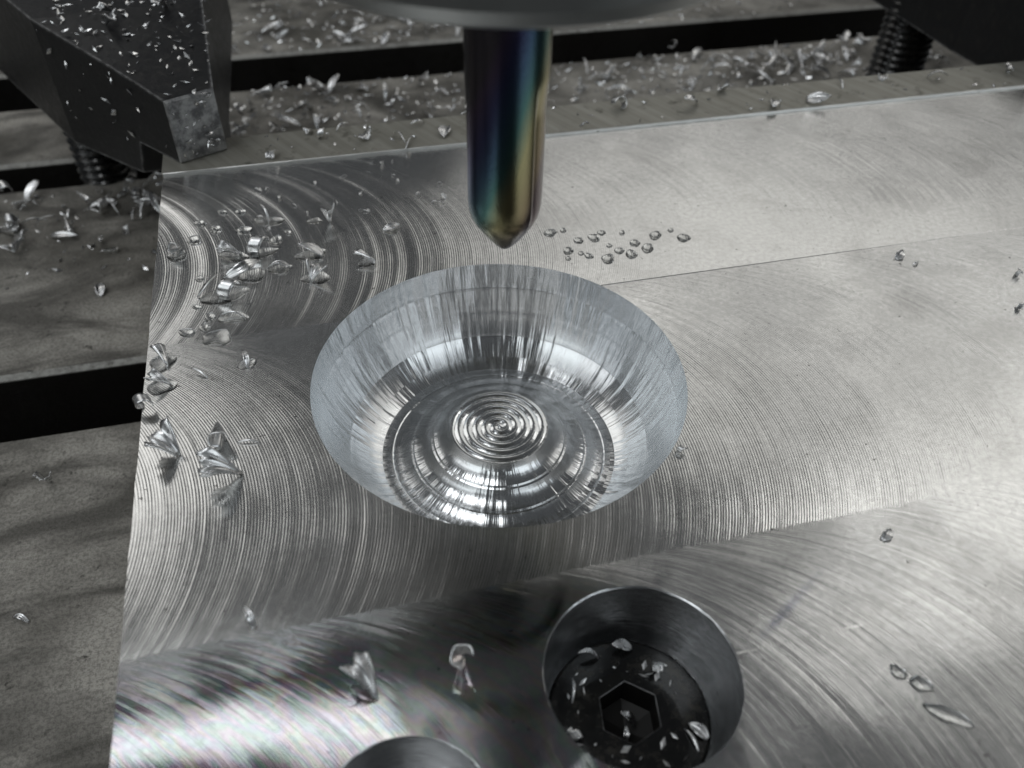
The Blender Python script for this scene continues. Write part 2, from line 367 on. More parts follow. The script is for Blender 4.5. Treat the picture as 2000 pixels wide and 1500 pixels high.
# ------------------------------------------------------------------ the aluminium plate
XL, XR, YF, YB, YB2 = -36.7, 165.0, -80.0, 49.5, 58.4
BR = 20.0
CBX, CBY, CBR = 3.25, -35.6, 7.8
HX, HY, HR = -16.7, -42.8, 6.5
plate = empty('aluminium_plate', (0, 0, 0))
tag(plate, 'large face-milled aluminium plate with round bowl pocket and bored screw holes', 'plate')
def plate_body():
    bm = bmesh.new()
    def loop(pts):
        vs = [bm.verts.new((p[0]*S, p[1]*S, p[2]*S)) for p in pts]
        return vs, [bm.edges.new((vs[i], vs[(i+1) % len(vs)])) for i in range(len(vs))]
    rnd = random.Random(4)
    # left edge slightly ragged from the saw and deburring
    left = [(XL+rnd.uniform(-0.05, 0.05), YB+(YF-YB)*i/60, 0) for i in range(1, 60)]
    outer = [(XL, YF, 0), (XR, YF, 0), (XR, YB, 0), (XL, YB, 0)] + left
    ov, oe = loop(outer); E = list(oe)
    for (cx, cy, r, n) in ((0, 0, BR, 360), (CBX, CBY, CBR+0.13, 128), (HX, HY, HR+0.13, 128)):
        E += loop([(cx+r*math.cos(2*PI*i/n), cy+r*math.sin(2*PI*i/n), 0) for i in range(n)])[1]
    bmesh.ops.triangle_fill(bm, use_beauty=True, use_dissolve=False, edges=E)
    # side walls down to the table
    low = [bm.verts.new((v.co.x, v.co.y, (ZT+0.02)*S)) for v in ov]
    n = len(ov)
    for i in range(n): bm.faces.new((ov[i], ov[(i+1) % n], low[(i+1) % n], low[i]))
    bmesh.ops.recalc_face_normals(bm, faces=bm.faces)
    top = [f for f in bm.faces if abs(f.normal.z) > 0.9]
    if top and top[0].normal.z < 0:
        for f in bm.faces: f.normal_flip()
    me = bpy.data.meshes.new('machined_body'); bm.to_mesh(me); bm.free()
    return link('machined_body', me, M_MILL, plate)
plate_body()

def strip():
    rnd = random.Random(9)
    z1 = 0.38; n = 120
    V = []; F = []
    for i in range(n+1):
        x = (XL-0.15) + (XR-XL+0.15)*i/n
        V += [(x, YB+0.01, ZT+0.02), (x, YB+0.01+rnd.uniform(-.03, .03), z1-0.07), (x, YB+0.09+rnd.uniform(-.03, .03), z1),
              (x, YB2-0.25, z1), (x, YB2, z1-0.25), (x, YB2, ZT+0.02)]
    for i in range(n):
        for j in range(5):
            a = i*6+j; F.append((a, a+1, a+7, a+6))
    F += [tuple(range(6)), tuple(range(n*6, n*6+6))[::-1]]
    o = obj('unfaced_strip', V, F, M_STRIP, plate); o['label'] = 'brownish unmachined raised strip along the rear edge'
    # the fresh cut wall of the step
    V2 = []; F2 = []
    for i in range(n+1):
        x = XL + (XR-XL)*i/n
        V2 += [(x, YB-0.02+rnd.uniform(-.015, .015), -0.01), (x, YB-0.05+rnd.uniform(-.02, .02), z1-0.05+rnd.uniform(-.03, .03)), (x, YB+0.05, z1+0.005)]
    for i in range(n):
        for j in range(2):
            a = i*3+j; F2.append((a, a+3, a+4, a+1))
    w_ = obj('cut_step_wall', V2, F2, M_BURR, plate); w_['label'] = 'bright freshly cut step below the rear strip'
kb = NT('fresh_cut_burr'); kb.set(Base_Color=c3(0.88, 0.88, 0.86), Metallic=1.0, Roughness=0.45); M_BURR = kb.m
strip()

def bowl():
    key = [(5.55, -8.05), (7.65, -9.65), (10.0, -11.0), (12.25, -11.75), (13.5, -11.80), (14.9, -10.95), (16.8, -9.0), (18.35, -6.0), (19.35, -3.1), (19.85, -0.9), (20.0, 0.0)]
    sag = [0.22, 0.22, 0.18, 0.06, 0.10, 0.12, 0.10, 0.07, 0.03, 0.01]
    prof = [(0.02+5.48*i/96, -8.0, True) for i in range(97)]
    for (a, b, sg) in zip(key[:4], key[1:5], sag):
        n = 12
        nx, ny = (b[1]-a[1]), -(b[0]-a[0]); l = math.hypot(nx, ny); nx /= l; ny /= l
        for i in range(0 if a is key[0] else 1, n+1):
            t = i/n; q = sg*4*t*(1-t)
            if i == n and b is not key[4]: q += 0.09                              # tool mark left at each step
            prof.append((a[0]+(b[0]-a[0])*t+nx*q, a[1]+(b[1]-a[1])*t+ny*q, False))
    W = key[4:]
    for i in range(len(W)-1):                                  # Catmull-Rom through the wall points
        p0 = W[max(i-1, 0)]; p1 = W[i]; p2 = W[i+1]; p3 = W[min(i+2, len(W)-1)]
        for j in range(1, 11):
            t = j/10
            f = [0.5*(2*p1[c]+(p2[c]-p0[c])*t+(2*p0[c]-5*p1[c]+4*p2[c]-p3[c])*t*t+(3*p1[c]-p0[c]-3*p2[c]+p3[c])*t**3) for c in (0, 1)]
            mark = 0.04 if (i in (1, 2, 3) and j == 10) else 0.0      # two faint step lines
            prof.append((f[0]+mark, f[1], False))
    n = 360; V = []; F = []
    pitch = 1.02
    for (r, z, sp) in prof:
        for i in range(n):
            t = 2*PI*i/n
            zz = z
            if sp:
                ph = r/pitch - i/n
                a = 0.075*min(1, (5.5-r)/0.3 if r > 5.2 else 1)
                zz = z + a*(abs(math.cos(PI*ph))*2-1) - 0.05
            V.append((r*math.cos(t), r*math.sin(t), zz))
    for j in range(len(prof)-1):
        for i in range(n):
            a = j*n+i; b = j*n+(i+1) % n; F.append((a, b, b+n, a+n))
    F.append(tuple(range(n))[::-1])
    o = obj('bowl_pocket', V, F, M_BOWL, plate, True)
    o['label'] = 'round bowl pocket with stepped cone floor and spiral centre'
    auto_smooth(o, 14)
bowl()
def bore(name, cx, cy, r, depth, label):
    V, F = lathe([(r, -0.155), (r, -depth), (r*0.55, -depth-0.02)], 128, cx, cy)
    o = obj(name, V, F, M_BORE, plate); auto_smooth(o, 25); o['label'] = label
    V, F = lathe([(r+0.13, 0.0), (r+0.05, -0.06), (r, -0.16)], 128, cx, cy)
    auto_smooth(obj('chamfer', V, F, M_BORE, o), 50)
bore('counterbore', CBX, CBY, CBR, 12.0, 'deep counterbore that holds the black screw')
bore('screw_hole', HX, HY, HR, 16.0, 'empty round hole cut by the bottom of the picture')

# ------------------------------------------------------------------ button head screw in the counterbore
scr = tag(empty('socket_screw', (CBX-0.2, CBY+0.1, -12.0)), 'black oily hex socket screw sunk in the counterbore', 'screw')
def screw():
    HZ = 5.0                                        # top of the head above the seat
    Rr = 7.0
    bm = bmesh.new()
    n = 96
    def ring(r, z): return [bm.verts.new((r*math.cos(2*PI*i/n)*S, r*math.sin(2*PI*i/n)*S, z*S)) for i in range(n)]
    rings = [ring(r, z) for r, z in ((Rr, 0.1), (Rr, HZ-1.0), (Rr-0.12, HZ-0.55), (Rr-0.45, HZ-0.2), (Rr-0.95, HZ))]
    for a, b in zip(rings[:-1], rings[1:]):
        for i in range(n): bm.faces.new((a[i], a[(i+1) % n], b[(i+1) % n], b[i]))
    E = [bm.edges.get((rings[-1][i], rings[-1][(i+1) % n])) for i in range(n)]
    hr = 2.75; ang = R_(20)
    def hexl(r, z): return [bm.verts.new((r*math.cos(ang+PI/3*i)*S, r*math.sin(ang+PI/3*i)*S, z*S)) for i in range(6)]
    h0 = hexl(hr+0.08, HZ)
    E += [bm.edges.new((h0[i], h0[(i+1) % 6])) for i in range(6)]
    bmesh.ops.triangle_fill(bm, use_beauty=True, edges=E)
    bmesh.ops.recalc_face_normals(bm, faces=bm.faces)
    me = bpy.data.meshes.new('head'); bm.to_mesh(me); bm.free()
    o = link('head', me, M_SCREW, scr); auto_smooth(o, 40)
    V = []; F = []
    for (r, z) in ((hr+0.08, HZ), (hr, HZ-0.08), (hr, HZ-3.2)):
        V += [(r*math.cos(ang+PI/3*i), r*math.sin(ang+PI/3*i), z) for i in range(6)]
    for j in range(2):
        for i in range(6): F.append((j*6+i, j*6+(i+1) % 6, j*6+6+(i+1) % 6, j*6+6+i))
    rim = obj('socket_rim', V[:12], F[:6], M_NOSE, scr); F = F[6:]  # lighter metal on the chamfer, its edge highlight put into the colour
    V.append((0, 0, HZ-3.8)); F += [(12+i, 12+(i+1) % 6, 18) for i in range(6)]
    kd_ = NT('dark_socket_steel'); kd_.set(Base_Color=c3(0.012, 0.011, 0.010), Metallic=0.2, Roughness=0.5)  # plain dark, rough material for the whole recess
    obj('hex_socket', V, F, kd_.m, scr)
screw()

# ------------------------------------------------------------------ cutter and collet nut
TX, TY, TZ = 0.6, 1.2, 15.4
tool = tag(empty('end_mill', (TX, TY, TZ)), 'rainbow-coated round end mill with pointed tip above the bowl', 'cutting tool')
def cutter():
    R = 3.55
    prof = [(0.02, 0.25), (0.5, 0.40), (0.95, 0.85), (1.6, 1.65), (2.3, 2.6), (2.85, 3.4), (3.25, 4.2), (3.47, 5.1), (R, 6.2)]
    prof += [(R, 6.2+12.8*i/30) for i in range(1, 31)]
    def rf(r, z, t):
        g = 0.0
        for c in (R_(-62), R_(118)):                       # two straight flutes
            d = (t-c+PI) % (2*PI) - PI
            if 0 <= d < 1.15: g = max(g, math.sin(PI*min(1, d/0.18)/2)*math.cos(d/1.15*PI/2)**0.8)
        fade = max(0.0, min(1.0, (17.5-z)/3.0))*max(0.0, min(1.0, (z-2.0)/4.0))
        return r*(1-0.13*g*fade)
    V, F = lathe(prof, 160, rfun=rf)
    o = obj('fluted_tip', V, F, M_TOOL, tool); auto_smooth(o, 22)
    V, F = lathe([(R, 19.0), (R, 20.5), (R, 46.0)], 96)
    auto_smooth(obj('shank', V, F, M_TOOL, tool), 30)
cutter()
nut = tag(empty('collet_nut', (TX, TY, 43.0)), 'large blurred grey collet nut holding the cutter at the top', 'collet nut')
def collet():
    def rf(r, z, t):
        if r > 18.5 and z > 9.0 and (t*8/(2*PI)) % 1 < 0.16: return r-1.6
        return r
    V, F = lathe([(9.0, 1.0), (9.5, 0.0), (17.0, 0.0), (18.2, 0.6), (18.8, 1.6), (18.8, 8.9), (18.8, 9.1), (18.8, 24.0), (18.0, 25.0), (14.0, 25.0), (14.0, 80.0)], 192, rfun=rf)
    auto_smooth(obj('nut_body', V, F, M_NUT, nut), 30)
    V, F = lathe([(3.6, 6.0), (3.6, -0.6), (4.0, -1.0), (7.5, -1.0), (8.3, -0.2), (8.95, 2.0)], 96)
    auto_smooth(obj('collet', V, F, M_NUT, nut), 30)
collet()

# ------------------------------------------------------------------ clamps
def strap_clamp(mirror, dx, label):
    """toe clamp: worn vertical nose on the strip, ramped top, tapered cheek, deep body behind"""
    o = tag(empty('strap_clamp', (0, 0, 0)), label, 'clamp', 'clamps holding the plate down')
    def X(x): return (-x+dx) if mirror else x
    plan = [(-34.4, 52.0), (-27.9, 54.9), (-28.9, 78.5), (-28.0, 122.0), (-78.0, 122.0), (-53.0, 74.9)]
    def top(x, y):
        d = (-(x+31.0)*0.41+(y-53.5)*0.91)
        return min(13.2, 9.7+0.145*d)
    def bot(x, y): return 0.40 if y < 60 else -7.0
    # plan with the toe step: toe ends just behind the strip
    def lerp(a, b, y): t = (y-a[1])/(b[1]-a[1]); return (a[0]+(b[0]-a[0])*t, y)
    TL = lerp(plan[0], plan[5], 59.2); TR = lerp(plan[1], plan[2], 59.2)
    TL2 = lerp(plan[0], plan[5], 60.6); TR2 = lerp(plan[1], plan[2], 60.6)
    kL = lerp(plan[0], plan[5], 74.0)
    V = []; F = []
    def add(x, y, z): V.append((X(x), y, z)); return len(V)-1
    ring = [plan[0], plan[1], TR, TR2, plan[2], plan[3], plan[4], plan[5], TL2, TL]
    zb = [0.40, 0.40, 0.40, -5.2, -6.6, -7.0, -7.0, -6.6, -5.2, 0.40]
    zt = [top(*q) for q in ring]
    zt[4] = zt[7] = 13.2
    ti = [add(q[0], q[1], z) for q, z in zip(ring, zt)]
    bi = [add(q[0], q[1], z) for q, z in zip(ring, zb)]
    n = len(ring)
    for i in range(1, n): F.append((ti[i], ti[(i+1) % n], bi[(i+1) % n], bi[i]))
    F.append((ti[0], ti[1], ti[2], ti[9])); F.append((ti[9], ti[2], ti[3], ti[8])); F.append((ti[8], ti[3], ti[4], ti[7])); F.append((ti[7], ti[4], ti[5], ti[6]))
    F.append((bi[0], bi[9], bi[2], bi[1])); F.append((bi[9], bi[8], bi[3], bi[2])); F.append((bi[8], bi[7], bi[4], bi[3])); F.append((bi[7], bi[6], bi[5], bi[4]))
    b = obj('clamp_body', V, F, M_BLACK, o)
    bm = bmesh.new(); bm.from_mesh(b.data); bmesh.ops.recalc_face_normals(bm, faces=bm.faces); bm.to_mesh(b.data); bm.free()
    a0, a1 = Vector((X(-34.4), 52.0, 0)), Vector((X(-27.9), 54.9, 0))
    nrm = Vector((a1.y-a0.y, -(a1.x-a0.x), 0)).normalized()
    if nrm.y > 0: nrm = -nrm
    q = []
    for off in (0.0, 0.35):
        for (p, z) in ((a0, 0.40), (a1, 0.40), (a1, zt[1]-0.05), (a0, zt[0]-0.05)):
            k = p+nrm*off; ins = 0.0 if off == 0 else 0.3
            c = (a0+a1)/2; k = k+(c-p).normalized()*ins*0.6
            q.append((k.x, k.y, z+(ins*0.5 if z < 5 else -ins)))
    Fq = [(4, 5, 6, 7), (0, 1, 5, 4), (1, 2, 6, 5), (2, 3, 7, 6), (3, 0, 4, 7)]
    nz = obj('nose', q, Fq, M_NOSE, o)
    nz['label'] = 'scratched grey worn nose face'
    bm = bmesh.new(); bm.from_mesh(nz.data); bmesh.ops.recalc_face_normals(bm, faces=bm.faces); bm.to_mesh(nz.data); bm.free()
    return o
strap_clamp(False, 0, 'black steel strap clamp with worn grey nose at the upper left')
strap_clamp(True, 83.0, 'black steel clamp in the upper right corner')

def stud(x, y, z0, z1, r, label):
    o = tag(empty('threaded_stud', (x, y, z0)), label, 'threaded stud', 'studs under the clamps')
    n = 48; pitch = 1.6; turns = (z1-z0)/pitch; V = []; F = []
    per = 8; rows = int(turns*per)
    for j in range(rows+1):
        for i in range(n):
            t = 2*PI*i/n; z = (z1-z0)*j/rows
            ph = (z/pitch - i/n) % 1
            rr = r - 0.95*abs(ph*2-1)
            V.append((rr*math.cos(t), rr*math.sin(t), z))
    for j in range(rows):
        for i in range(n):
            a = j*n+i; b = j*n+(i+1) % n; F.append((a, b, b+n, a+n))
    F.append(tuple(range(n))[::-1]); F.append(tuple(range(rows*n, rows*n+n)))
    obj('thread', V, F, M_SCREW, o, False)
stud(-55.6, 98.5, -38.0, -7.1, 5.2, 'black threaded stud standing under the upper left clamp')
stud(117.0, 99.5, -38.0, -2.0, 6.0, 'dark threaded stud beside the upper right clamp')

# ------------------------------------------------------------------ chips
def sheet(fn, na, nb, th):
    """closed thin curved sheet from fn(a in 0..1, b in -1..1), unit size about 1"""
    P = [[Vector(fn(i/na, -1+2*j/nb)) for j in range(nb+1)] for i in range(na+1)]
    V = []; F = []
    for side in (1, -1):
        for i in range(na+1):
            for j in range(nb+1):
                du = P[min(i+1, na)][j]-P[max(i-1, 0)][j]; dv = P[i][min(j+1, nb)]-P[i][max(j-1, 0)]
                nn = du.cross(dv)
                nn = nn.normalized() if nn.length > 1e-9 else Vector((0, 0, 1))
                V.append(P[i][j]+nn*th*0.5*side)
    k = (na+1)*(nb+1); idx = lambda i, j: i*(nb+1)+j
    for i in range(na):
        for j in range(nb):
            q = (idx(i, j), idx(i, j+1), idx(i+1, j+1), idx(i+1, j))
            F.append(q); F.append(tuple(k+t for t in q[::-1]))
    rim = [idx(0, j) for j in range(nb)]+[idx(i, nb) for i in range(na)]+[idx(na, j) for j in range(nb, 0, -1)]+[idx(i, 0) for i in range(na, 0, -1)]
    for a, b in zip(rim, rim[1:]+rim[:1]): F.append((b, a, a+k, b+k))
    return V, F
def chip_mesh(name, fn, na, nb, th=0.05):
    V, F = sheet(fn, na, nb, th)
    z0 = min(v[2] for v in V); me = mesh(name, [(v[0], v[1], v[2]-z0) for v in V], F, 1.0)
    me.materials.append(M_CHIP); me.polygons.foreach_set('use_smooth', [True]*len(me.polygons)); return me
def fan(seed, ang, curl, ridges):
    rr = random.Random(seed); ph = rr.uniform(0, 6); jag = [rr.uniform(0.82, 1.1) for _ in range(40)]
    def fn(a, b):
        L = jag[int((b+1)*9)]; r = 0.12+0.95*a*(1+(L-1)*a)
        t = b*ang
        return (r*math.sin(t), r*math.cos(t)-0.55, curl*(b*b)*a+0.22*math.sin(a*2.2)+0.05*a*math.sin(b*ridges+ph)+0.02*a*math.sin(b*ridges*2.7))
    return fn
def cone(seed, wrap, tip):
    rr = random.Random(seed); ph = rr.uniform(0, 6)
    def fn(a, b):
        r = tip+(0.42-tip)*a; t = b*wrap+0.8*a
        r *= 1+0.06*math.sin(b*11+ph)
        return (r*math.cos(t), 1.3*a-0.65+0.12*b, r*math.sin(t))
    return fn
def curl(seed, turns, wd):
    def fn(a, b):
        t = a*turns*2*PI; r = 0.3+0.12*a
        return (r*math.cos(t), b*wd*(0.35+0.65*math.sin(PI*(0.12+0.8*a)))+0.5*a-0.25, r*math.sin(t))
    return fn
def leaf(seed, wd, bend):
    rr = random.Random(seed); k = rr.uniform(5, 9)
    def fn(a, b):
        ww = wd*math.sin(PI*min(1, 0.08+a*0.95))**0.8
        return (b*ww+0.1*math.sin(a*3), 1.5*a-0.75, bend*math.sin(PI*a)+0.22*b*b*wd+0.03*math.sin(b*k))
    return fn
CH = {
    'fan': [chip_mesh('fan_chip', fan(1, 0.42, 0.42, 12), 7, 18), chip_mesh('fan_chip', fan(2, 0.30, 0.38, 9), 7, 18), chip_mesh('fan_chip', fan(3, 0.58, 0.6, 15), 7, 18)],
    'cone': [chip_mesh('cone_chip', cone(1, 2.3, 0.05), 7, 16), chip_mesh('cone_chip', cone(2, 1.7, 0.12), 7, 16)],
    'curl': [chip_mesh('curl_chip', curl(1, 0.8, 0.3), 14, 5), chip_mesh('curl_chip', curl(2, 1.25, 0.2), 18, 4)],
    'leaf': [chip_mesh('leaf_chip', leaf(1, 0.34, 0.25), 9, 8), chip_mesh('leaf_chip', leaf(2, 0.22, 0.4), 9, 8), chip_mesh('leaf_chip', leaf(3, 0.42, 0.15), 9, 8)],
    'sliver': [chip_mesh('sliver_chip', leaf(5, 0.07, 0.35), 9, 2), chip_mesh('sliver_chip', leaf(6, 0.10, 0.2), 9, 2)],
}
ALL = [m_ for k_ in ('fan', 'cone', 'curl', 'leaf', 'sliver') for m_ in CH[k_]]
def chip(me, x, y, z, size, rz, label, tilt=(0, 0), group=None, name='metal_chip'):
    o = bpy.data.objects.new(name, me); COL.objects.link(o)
    o.location = (x*S, y*S, z*S); o.scale = (size*S,)*3
    o.rotation_euler = Euler((tilt[0], tilt[1], rz))
    if tilt != (0, 0):                                         # keep the lowest point on the surface
        Rm = o.rotation_euler.to_matrix()
        low = min((Rm @ v.co).z for v in me.vertices)
        o.location.z = (z - low*size)*S
    return tag(o, label, 'metal chip', group)

# chips one can single out on the plate: kind, variant, x, y, size, rotation, tilt, label
D = R_
spec = [
 ('fan', 0, -14.87, 32.6, 2.1, D(200), (D(60), 0), 'bright fluted fan chip standing up behind the bowl, left of the cutter'),
 ('leaf', 0, -7.35, 30.0, 1.5, D(-70), (0, 0), 'bright oval flake chip lying alone just left of the cutter'),
 ('sliver', 0, -23.3, 35.6, 1.8, D(20), (D(35), 0), 'thin splinter chip standing in a drop near the rear left of the plate'),
 ('cone', 0, -34.2, 30.0, 1.5, D(160), (D(55), 0), 'small cone chip standing near the upper left plate edge'),
 ('fan', 1, -27.6, 28.1, 2.6, D(85), (D(12), 0), 'fluted shell chip lying left of the dark hollow splinter chip'),
 ('curl', 0, -24.3, 28.2, 2.6, D(70), (0, D(10)), 'hollow splintered chip lying right of the fluted shell chip'),
 ('leaf', 2, -18.2, 26.5, 2.2, D(60), (D(25), D(20)), 'folded chip with dark hollow in a drop, below the standing fan chip'),
 ('leaf', 1, -22.0, 24.2, 1.7, D(80), (0, D(15)), 'narrow chip sunk in a drop between two folded chips'),
 ('fan', 2, -17.9, 21.6, 2.2, D(-30), (D(30), D(15)), 'folded pointed chip in a drop closest to the bowl rim'),
 ('cone', 1, -11.5, 23.3, 1.7, D(45), (0, 0), 'oval hollow chip lying between the bowl and the ringed mill marks'),
 ('leaf', 1, -26.4, 24.6, 3.0, D(-55), (D(10), D(35)), 'long bent chip lying slanted above the largest chip cluster'),
 ('curl', 0, -27.9, 20.2, 2.7, D(65), (D(8), 0), 'large torn hollow chip in the chip cluster left of the bowl'),
 ('sliver', 1, -30.3, 22.0, 2.4, D(-40), (D(25), 0), 'thin bright splinter leaning on the chip cluster left of the bowl'),
 ('sliver', 0, -27.6, 16.0, 1.8, D(70), (0, 0), 'thin splinter sunk in a drop below the torn hollow chip'),
 ('cone', 1, -35.0, 10.2, 1.7, D(20), (D(30), 0), 'blunt chip in a drop at the left edge, above the spiky chip'),
 ('fan', 1, -34.9, 6.2, 2.3, D(75), (D(18), 0), 'spiky splintered chip lying across the left plate edge'),
 ('curl', 0, -36.6, 3.0, 2.0, D(20), (0, D(25)), 'curled chip hanging over the left plate edge'),
 ('sliver', 1, -31.1, 7.0, 1.3, D(50), (D(20), 0), 'tiny forked chip on the grooves near the left edge'),
 ('leaf', 1, -26.3, 8.0, 1.3, D(10), (D(40), 0), 'small upright chip below the big round drop'),
 ('cone', 0, -29.0, -2.8, 2.2, D(185), (D(20), 0), 'tapered cone chip standing on the fine grooves left of the bowl'),
 ('fan', 2, -34.0, -3.6, 3.0, D(60), (D(35), 0), 'large ribbed wedge chip close to the left plate edge'),
 ('fan', 0, -28.7, -8.2, 3.7, D(100), (D(28), 0), 'largest shell chip, lying on the fine grooves lower left of the bowl'),
 ('sliver', 1, -26.3, -4.0, 1.3, D(80), (0, 0), 'tiny sliver beside the tapered cone chip'),
 ('fan', 1, -18.3, -31.8, 3.3, D(40), (D(38), D(10)), 'large folded chip in the bright band near the bottom hole'),
 ('cone', 0, -10.6, -32.6, 2.0, D(170), (D(60), 0), 'pointed chip standing between the bottom hole and the screw'),
 ('leaf', 1, -26.7, -23.9, 1.3, D(20), (D(55), 0), 'small upright flake on the dark band at the lower left'),
 ('curl', 0, 14.95, -14.5, 0.9, D(30), (0, 0), 'curled chip right at the right hand bowl rim'),
 ('leaf', 2, 54.6, 10.3, 1.2, D(-50), (D(20), D(20)), 'folded leaf chip alone on the right side of the plate'),
 ('leaf', 1, 55.8, 8.3, 0.7, D(-70), (0, 0), 'small flake just below the folded leaf chip'),
 ('leaf', 2, 29.4, -28.1, 1.0, D(-55), (0, 0), 'dark flat chip right of the screw, below the bright reflection'),
 ('curl', 1, 66.9, 3.4, 1.0, D(15), (0, 0), 'square curled chip at the right border of the picture'),
 ('curl', 0, 62.8, -2.3, 0.9, D(60), (0, 0), 'round curled chip at the right border, below the square one'),
]
for kd, vi, x, y, sz, rz, tl, lab in spec:
    chip(CH[kd][vi], x, y, 0.01, sz*1.1, rz, lab, (tl[0]*0.55, tl[1]*0.8) if y < 32 and 'pointed chip standing' not in lab else tl)
# chips on the screw head and in its counterbore
hz = -6.98
chip(CH['fan'][0], 6.6, -32.3, hz, 1.5, D(180), 'bright fan chip lying on the black screw head', (D(10), 0))
chip(CH['leaf'][2], 4.2, -29.8, hz, 1.3, D(75), 'grey triangular chip at the rear rim of the screw head', (D(15), 0))
chip(CH['leaf'][1], 1.0, -30.0, hz, 1.3, D(80), 'narrow chip wedged behind the screw head', (D(20), D(20)))
chip(CH['sliver'][0], -1.2, -32.5, hz, 1.6, D(-15), 'thin splinter on the left part of the screw head', (0, 0))
chip(CH['curl'][0], -2.2, -36.2, hz, 1.4, D(20), 'dark curled chip wedged at the left of the screw head', (D(20), 0))
chip(CH['leaf'][0], 3.2, -35.0, -9.9, 1.2, D(50), 'chip lying inside the hex socket, upper one', (D(35), 0))
chip(CH['leaf'][1], 2.6, -36.3, -9.9, 1.2, D(-20), 'narrow chip inside the hex socket, lower one', (D(25), 0))
chip(CH['leaf'][2], 8.0, -38.4, hz, 1.3, D(35), 'flat grey flake right of the hex socket', (0, 0))
chip(CH['sliver'][1], 7.2, -39.0, hz, 1.4, D(10), 'short sliver right of the hex socket', (0, 0))
# left part of the table
chip(CH['fan'][0], -55.9, 17.7, ZT, 2.6, D(170), 'fan chip standing alone on the table left of the plate', (D(45), 0))
chip(CH['leaf'][0], -53.5, 59.5, ZT, 2.4, D(10), 'small grey chip alone on the dark table beside the plate')
chip(CH['curl'][0], -61.0, 33.0, ZT-22, 5.5, D(30), 'large curl down in the left T-slot')
chip(CH['leaf'][1], -56.3, -2.0, ZT, 1.5, D(60), 'tiny bright chip on the table at the lower left')

rnd = random.Random(77)
KW = ['fan', 'fan', 'cone', 'curl', 'leaf', 'leaf', 'sliver', 'sliver']
KN = {'fan': 'fan-shaped chip', 'cone': 'rolled cone chip', 'curl': 'curled chip', 'leaf': 'flat leaf-like chip', 'sliver': 'thin sliver chip'}
def scatter(n, label, group, zone, size, z, bias=1.0):
    for _ in range(n):
        x, y = zone()
        kd = rnd.choice(KW); me = rnd.choice(CH[kd])
        s_ = rnd.uniform(*size)
        zz = z(x, y) if callable(z) else z
        cc = chip(me, x, y, zz+rnd.uniform(0, 0.4), s_, rnd.uniform(0, 2*PI), KN[kd]+' '+label, (rnd.uniform(-0.7, 0.7), rnd.uniform(-0.7, 0.7)), group)
        cc.scale = (s_*S*rnd.uniform(0.6, 0.9), s_*S*rnd.uniform(1.1, 1.5), s_*S*rnd.uniform(0.7, 1.0))
def rect(x0, x1, y0, y1): return lambda: (rnd.uniform(x0, x1), rnd.uniform(y0, y1))
def blob(cx, cy, sx, sy): return lambda: (rnd.gauss(cx, sx), max(149.5 if cy > 149 else 108 if cy > 106 else -999, rnd.gauss(cy, sy)))
scatter(62, 'in the litter on the table beyond the wide slot', 'chips beyond the wide slot', rect(-36, 40, 150, 190), (1.3, 3.2), ZT)
scatter(26, 'in the litter on the table beyond the wide slot', 'chips beyond the wide slot', blob(8, 158, 14, 5), (1.3, 3.0), ZT)
def ledge():
    while True:
        x = rnd.uniform(-33, 26); y = rnd.uniform(107, 128.5)
        if rnd.random() < (1.0 if x < 0 else 0.35): return x, y
scatter(38, 'between plate and wide slot, left of the cutter', 'chips behind the plate, left', ledge, (1.3, 3.2), ZT)
scatter(46, 'in the heap behind the plate, right of the cutter', 'chips behind the plate, right', blob(88, 119, 15, 6), (1.4, 3.4), ZT)
scatter(14, 'on the table behind the plate, close to the cutter', 'chips behind the cutter', rect(34, 70, 108, 128), (1.6, 3.4), ZT)
scatter(16, 'fallen into the wide black slot', 'chips in the wide slot', rect(-30, 110, 131, 147), (2.6, 4.4), ZT-22.5)
scatter(30, 'lying beside the upper right clamp', 'chips by the upper right clamp', rect(104, 140, 108, 128), (2.0, 4.2), ZT)
scatter(42, 'on the table left of the plate, below the clamp', 'chips below the clamp', lambda: (rnd.uniform(-74, -42), rnd.gauss(84, 5)), (1.3, 3.0), ZT)
scatter(12, 'at the foot of the stud under the left clamp', 'chips at the stud foot', lambda: (rnd.gauss(-49, 4), rnd.uniform(84, 93)), (1.6, 3.4), ZT)
sp = [(-15.8, 57.0), (-14.1, 55.5), (-7.8, 54.2), (0.3, 56.6), (-1.8, 50.9), (32.7, 55.1), (56.9, 51.0), (89.8, 55.0), (50.8, 57.4), (103.5, 54.3), (65.0, 50.9), (-21.0, 51.2), (4.0, 53.0), (-11.0, 57.2), (8.5, 56.5), (44.0, 54.0), (72.0, 56.0), (80.0, 56.8), (-3.0, 52.4)]
for i, (x, y) in enumerate(sp):
    me = rnd.choice(CH['fan']+CH['leaf']+CH['sliver']+CH['curl'])
    side = 'left' if x < 20 else 'right'
    chip(me, x, y, 0.40, rnd.uniform(1.3, 2.7), rnd.uniform(0, 6.28), 'aluminium chip on the brown rear strip, %s of the cutter' % side, (rnd.uniform(-.5, .5), rnd.uniform(-.5, .5)), 'chips on the rear strip, '+side)
# little flakes on the plate behind the bowl
for i in range(22):
    x = rnd.uniform(-24, 1); y = rnd.uniform(34, 48)
    chip(rnd.choice(CH['leaf']+CH['sliver']), x, y, 0.01, rnd.uniform(0.4, 0.95), rnd.uniform(0, 6.28), 'small flake on the plate between clamp and cutter', (rnd.uniform(-.4, .4), 0), 'small flakes behind the bowl')
